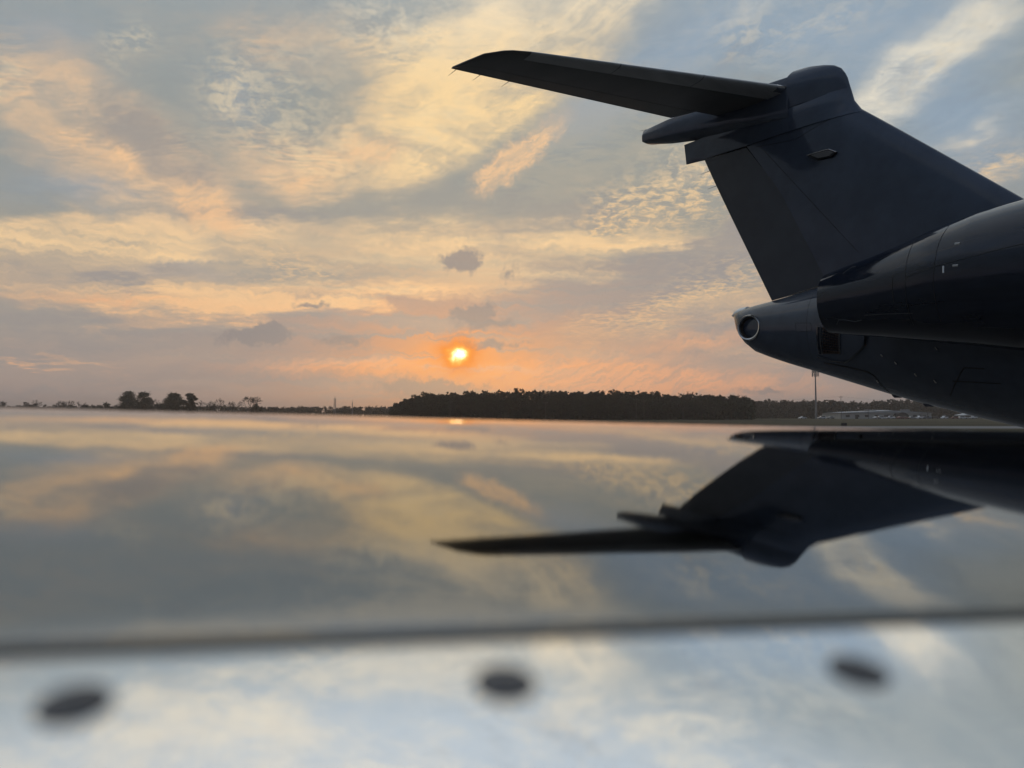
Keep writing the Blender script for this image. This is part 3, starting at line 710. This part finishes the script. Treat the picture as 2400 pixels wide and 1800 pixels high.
for i, (px, h, lab) in enumerate(((5, 10.6, 'bare tree at the very left edge of the picture'), (45, 9.6, 'low rounded bare tree, second from the left edge'), (88, 10.9, 'bare spreading tree, third from the left edge'),
        (150, 10.4, 'bare tree midway between the left edge and the large evergreens'), (183, 9.8, 'small bare tree just left of the low dark bush'), (372, 11.2, 'bare crown showing between the large evergreen and the flat-topped pine'),
        (478, 10.4, 'small bare tree just right of the pointed pine'), (510, 11.8, 'upright bare tree right of the pointed pine'), (543, 10.0, 'low bare tree left of the round solitary bare tree'))):
    tree('bare_tree', bare_mesh(40 + i, h, .42), at(B(px), 400 + 5 * (i % 3)), lab, 'tree', mats=(MO, MO))
tree('bare_tree', bare_mesh(61, 12.6, .55, .17), at(B(592), 400), 'round solitary bare tree with dark shrubs at its foot', 'tree', mats=(MO, MO))
tree('scrub_bush', cluster_crown(62, 8.4, 4.0, .05, 36), at(B(600), 402), 'dark shrub at the foot of the round solitary bare tree', 'bush', mats=(MB, MP))
tree('bare_tree', bare_mesh(63, 13.0, .40, .24), at(B(1601), 328), 'tall pale bare tree standing before the pine stand', 'tree', mats=(MO, MO))
tree('bare_tree', bare_mesh(64, 13.8, .48, .2), at(B(1738), 400), 'round bare tree at the right end of the pine stand', 'tree', mats=(MO, MO))
tree('bare_tree', bare_mesh(65, 9.0, .5, .2), at(B(1925), 420), 'small bare tree just right of the mast foot', 'tree', mats=(MO, MO))

# ------------------------------------------------------------------ masts and poles
MG = material('galvanised steel', (0.28, 0.28, 0.28), 0.5, 0.6, var=0.15)
MW = material('weathered wood pole', (0.10, 0.085, 0.07), 0.9, var=0.25)
mx, md = B(1912) * 400, 400
mast = empty('cell_mast', (mx, md, 0)); tag(mast, 'tall steel cell mast with antenna panels under the tail', 'mast')
link('pole', tube('pole', [(0, 0, 0), (0, 0, 13), (0, 0, 26.2)], .55, 10, .30), MG, mast, True)
for zz in (24.2, 26.2):
    link('platform_ring', loft('platform_ring', [[(r * math.cos(a), r * math.sin(a), zz + h) for a in [2 * math.pi * k / 12 for k in range(12)]] for r, h in ((.4, -.08), (1.5, -.08), (1.5, .08), (.4, .08))], caps=False), MG, mast)
    for k in range(9):
        a = 2 * math.pi * k / 9 + (.2 if zz > 25 else 0)
        o = link('antenna_panel', box('antenna_panel', -.19, .19, -.11, .11, -1.0, 1.0), MG, mast); o.location = (1.7 * math.cos(a), 1.7 * math.sin(a), zz); o.rotation_euler = (0, 0, a + math.pi / 2)
for px, d, h, lab in ((1055, 318, 8.4, 'wooden utility pole before the pines below the sun'), (1278, 318, 8.0, 'wooden utility pole before the middle of the pine stand'), (1491, 318, 9.4, 'left one of the close pair of utility poles before the pines'), (1509, 318, 8.8, 'right one of the close pair of utility poles before the pines'),
                      (1971, 405, 12.8, 'utility pole at the left end of the low building'), (2034, 405, 8.2, 'short utility pole rising in front of the low building'), (2173, 408, 10.5, 'utility pole at the right end of the low building'), (562, 398, 8.0, 'utility pole beside the round solitary bare tree')):
    p = empty('utility_pole', (B(px) * d, d, 0)); tag(p, lab, 'pole', 'utility poles')
    link('post', tube('post', [(0, 0, 0), (0, 0, h)], .16, 7, .11), MW, p, True)
    link('crossarm', box('crossarm', -1.1, 1.1, -.08, .08, h - .75, h - .58), MW, p)
    for xx in (-.95, .95, .45):
        link('insulator', tube('insulator', [(xx, 0, h - .58), (xx, 0, h - .35)], .06, 6), MG, p)
def wire(a, b, sag, lab):
    pts = [Vector(a).lerp(Vector(b), i / 24) - Vector((0, 0, sag * 4 * (i / 24) * (1 - i / 24))) for i in range(25)]
    o = link('power_line', tube('power_line', pts, .022, 4), M['seam']); tag(o, lab, 'wire', 'power lines')
px_p = [(1055, 318, 8.4), (1278, 318, 8.0), (1491, 318, 9.4)]
for (a, b, lab) in ((px_p[0], px_p[1], 'power line strung left of the middle pole before the pines'), (px_p[1], px_p[2], 'power line strung right of the middle pole before the pines')):
    wire((B(a[0]) * a[1] - .95, a[1], a[2] - .35), (B(b[0]) * b[1] - .95, b[1], b[2] - .35), .8, lab)
wire((B(1509) * 318 + .95, 318, 8.45), (B(1971) * 405 - .95, 405, 12.45), 1.6, 'long power line from the pines towards the low building')
wire((B(1971) * 405 + .95, 405, 12.45), (B(2173) * 408 - .95, 408, 10.15), 1.0, 'power line passing over the low building')
# far lattice masts on the left
for px, h, lab in ((785, 15.0, 'lattice mast on the far horizon left of the pines'), (826, 12.0, 'thin pole mast on the far horizon nearest the pines')):
    d = 560; t = empty('lattice_mast', (B(px) * d, d, 0)); tag(t, lab, 'mast')
    w_ = .7 if px < 800 else .25
    for sx in (-1, 1):
        for sy in (-1, 1):
            link('leg', tube('leg', [(sx * w_, sy * w_, 0), (sx * w_ * .7, sy * w_ * .7, h)], .13, 5), MG, t)
    for k in range(int(h / 1.8)):
        zz = k * 1.8; q = w_ * (1 - .3 * zz / h)
        link('brace', tube('brace', [(-q, -q, zz), (q, -q, zz + 1.8)], .07, 4), MG, t)
    link('antenna', tube('antenna', [(0, 0, h - .4), (0, 0, h + 1.6)], .12, 5), MG, t)

# ------------------------------------------------------------------ low building and parked cars
d = 430; x0, x1 = B(1970) * d, B(2182) * d
bld = empty('low_building', ((x0 + x1) / 2, d, 0)); tag(bld, 'long low pale building with shallow gabled roof beyond the airfield', 'building')
hw = (x1 - x0) / 2
MWL = material('pale metal siding', (0.42, 0.41, 0.38), 0.7, var=0.08, scale=.6, stretch=(6, 1, .1))
MRF = material('grey metal roof', (0.34, 0.35, 0.36), 0.55, .2, var=0.1, scale=.4)
MDK = material('dark window glass', (0.02, 0.022, 0.025), 0.15, var=0.2)
wl_ = link('wall', box('wall', -hw, hw, 0, 26, 0, 3.3), MWL, bld)
link('roof', pydata('roof', [(-hw - .5, -.6, 3.3), (hw + .5, -.6, 3.3), (hw + .5, 26.6, 3.3), (-hw - .5, 26.6, 3.3), (-hw - .5, 13, 3.9), (hw * .15, 13, 5.3), (hw + .5, 13, 3.8), (hw * .15, -.6, 4.9), (-hw - .5, -.6, 3.5), (hw + .5, -.6, 3.5)],
     [(8, 0, 1, 9, 7), (8, 7, 5, 4), (7, 9, 6, 5), (4, 5, 2, 3), (5, 6, 2), (8, 4, 3, 0), (9, 1, 2, 6)]), MRF, bld)
for k in range(9):
    xx = -hw + 4 + k * (2 * hw - 8) / 8
    if abs(xx - hw * .28) > 4:
        link('window', box('window', xx - 1.2, xx + 1.2, -.06, .05, 1.0, 2.3), MDK, bld)
for xx in (-hw + 9.3, hw * .28 - 6, hw * .75):
    link('door', box('door', xx - .9, xx + .9, -.08, .05, 0, 2.4), MDK, bld)
link('porch_canopy', loft('porch_canopy', [[(hw * .28 + 4.0 * math.cos(a), yy, 4.0 * math.sin(a) * .95) for a in [math.pi * k / 12 for k in range(13)]] for yy in (-4.5, -.1)]), MDK, bld)
for xx, ww in ((-hw * .25, 1.4), (-hw * .1, 1.0), (hw * .6, 2.4)):
    link('rooftop_unit', box('rooftop_unit', xx - ww, xx + ww, 8, 10, 4.0, 5.6), MG, bld)
tent = empty('white_canopy', (B(2290) * 440, 440, 0)); tag(tent, 'white low shed roof at the right end of the car park', 'shed')
link('roof', loft('roof', [[(-11, yy, 2.2), (-4, yy, 3.6), (4, yy, 3.6), (13, yy, 2.0), (13, yy, 1.8), (-11, yy, 2.0)] for yy in (-4, 5)]), material('white sheet roof', (.62, .62, .60), .6), tent)
for xx in (-10, -3, 4, 12):
    for yy in (-3.6, 4.6):
        link('post', tube('post', [(xx, yy, 0), (xx, yy, 2.3)], .12, 6), MG, tent)

def car_meshes(kind, seed):
    sec = {'sedan': [(-2.2, .35, .75), (-2.15, .3, .95), (-1.5, .28, 1.0), (-1.0, .28, 1.42), (.3, .28, 1.45), (.95, .28, 1.0), (2.0, .3, .85), (2.25, .35, .65)],
           'suv': [(-2.2, .4, .9), (-2.15, .35, 1.15), (-1.9, .33, 1.72), (.4, .33, 1.76), (1.0, .33, 1.15), (2.1, .35, 1.0), (2.25, .4, .7)],
           'pickup': [(-2.7, .45, .95), (-2.65, .42, 1.12), (-.7, .4, 1.12), (-.6, .4, 1.82), (.7, .4, 1.84), (1.25, .4, 1.2), (2.5, .42, 1.08), (2.7, .45, .8)]}[kind]
    rings = []
    for x, zb, zt in sec:
        wt = .88 if zt < 1.2 else .70; zm = min(zt - .04, 1.0 if kind != 'sedan' else .88)
        rings.append([(x, -.86, zb), (x, -.9, zm - .12), (x, -.88, zm), (x, -wt, zt - .03), (x, -wt * .6, zt), (x, wt * .6, zt), (x, wt, zt - .03), (x, .88, zm), (x, .9, zm - .12), (x, .86, zb)])
    return loft('body', rings), sec
def car(kind, loc, rz, mat, label):
    e = empty({'sedan': 'parked_car', 'suv': 'parked_suv', 'pickup': 'parked_pickup'}[kind], loc, rz); tag(e, label, {'pickup': 'truck'}.get(kind, 'car'), 'vehicles in the car park')
    bm_, glass_, wh_ = CARM[kind]
    o = bpy.data.objects.new('body', bm_); COL.objects.link(o); o.parent = e; o.material_slots[0].link = 'OBJECT'; o.material_slots[0].material = mat
    for gm in glass_:
        o = bpy.data.objects.new('window', gm); COL.objects.link(o); o.parent = e
    for x in ((-1.35, 1.4) if kind != 'pickup' else (-1.7, 1.65)):
        for y in (-.80, .80):
            o = bpy.data.objects.new('wheel', wh_); COL.objects.link(o); o.parent = e; o.location = (x, y, .34)
MTY = material('tyre rubber', (.02, .02, .02), .85)
wheel = loft('wheel', [[(r * math.cos(a), yy, r * math.sin(a)) for a in [2 * math.pi * k / 14 for k in range(14)]] for r, yy in ((.2, -.12), (.34, -.11), (.34, .11), (.2, .12))]); wheel.materials.append(MTY)
CARM = {}
for kind in ('sedan', 'suv', 'pickup'):
    b_, sec = car_meshes(kind, 1); b_.materials.append(MTY)
    xs = {'sedan': (-1.15, .45, .95, 1.36), 'suv': (-1.8, .5, 1.12, 1.66), 'pickup': (-.5, .75, 1.2, 1.74)}[kind]
    gl = []
    for sy in (-1, 1):
        me = pydata('window', [(xs[0] - .1, sy * .90, xs[2]), (xs[1] + .3, sy * .90, xs[2]), (xs[1] - .1, sy * .76, xs[3]), (xs[0] + .15, sy * .76, xs[3])], [(0, 1, 2, 3)]); me.materials.append(MDK); gl.append(me)
    CARM[kind] = (b_, gl, wheel)
cw = material('white car paint', (.65, .65, .65), .25, coat=.6); cg = material('silver car paint', (.33, .34, .35), .3, .5); cr = material('dark red car paint', (.16, .025, .02), .3, coat=.5); ck = material('black car paint', (.02, .02, .022), .25, coat=.5); cb = material('blue grey car paint', (.08, .11, .16), .3, coat=.5)
CARS = [(1925, 'suv', cw, 'white car, left one of the pair right of the mast foot'), (1945, 'sedan', cg, 'silver car with glinting windscreen, right one of the pair by the mast'), (1880, 'sedan', cw, 'lone pale car left of the mast foot'),
        (2052, 'sedan', cg, 'silver car at the left end of the row before the building'), (2066, 'suv', cw, 'white sport utility car second in the row before the building'), (2085, 'pickup', cw, 'white pickup truck left of the dark arched porch'), (2098, 'sedan', ck, 'black car just left of the dark arched porch'),
        (2110, 'sedan', cr, 'dark red car right under the arched porch'), (2121, 'sedan', cr, 'dark red car just right of the arched porch'), (2136, 'sedan', cg, 'silver car third right of the arched porch'), (2155, 'pickup', cw, 'white pickup truck right of the arched porch'), (2172, 'suv', cb, 'blue grey car at the right end of the building'),
        (2190, 'sedan', ck, 'black car beyond the right end of the building'), (2212, 'suv', cw, 'white car left of the white shed roof'), (2238, 'sedan', cr, 'dark red car before the white shed roof'), (2256, 'suv', cw, 'white car before the middle of the white shed roof'), (2280, 'pickup', cw, 'white pickup truck at the right end of the white shed roof')]
rc = random.Random(3)
for px, kind, mt, lab in CARS:
    dd = 412 + rc.uniform(-3, 5)
    car(kind, (B(px) * dd, dd, 0), rc.uniform(-.5, .5) + (math.pi if rc.random() < .5 else 0), mt, lab)
# small taxiway sign
sg = empty('taxiway_sign', (B(1977) * 118, 118, 0)); tag(sg, 'small dark sign box beside the taxiway, below the low building', 'sign')
link('panel', box('panel', -.42, .42, -.1, .1, .25, .7), MDK, sg)
for xx in (-.3, .3): link('leg', tube('leg', [(xx, 0, 0), (xx, 0, .25)], .03, 6), MG, sg)

# ------------------------------------------------------------------ evening haze over the airfield
hz = link('haze', box('haze', -1450, 1450, -350, 1850, -1.0, 32.0)); tag(hz, kind='stuff')
hm = bpy.data.materials.new('evening haze'); hm.use_nodes = True
hn = hm.node_tree; hn.nodes.clear()
ho = hn.nodes.new('ShaderNodeOutputMaterial'); pv = hn.nodes.new('ShaderNodeVolumePrincipled')
pv.inputs['Color'].default_value = (0.93, 0.88, 0.84, 1); pv.inputs['Density'].default_value = 0.0004; pv.inputs['Anisotropy'].default_value = 0.7
hn.links.new(pv.outputs[0], ho.inputs['Volume']); hz.data.materials.append(hm)
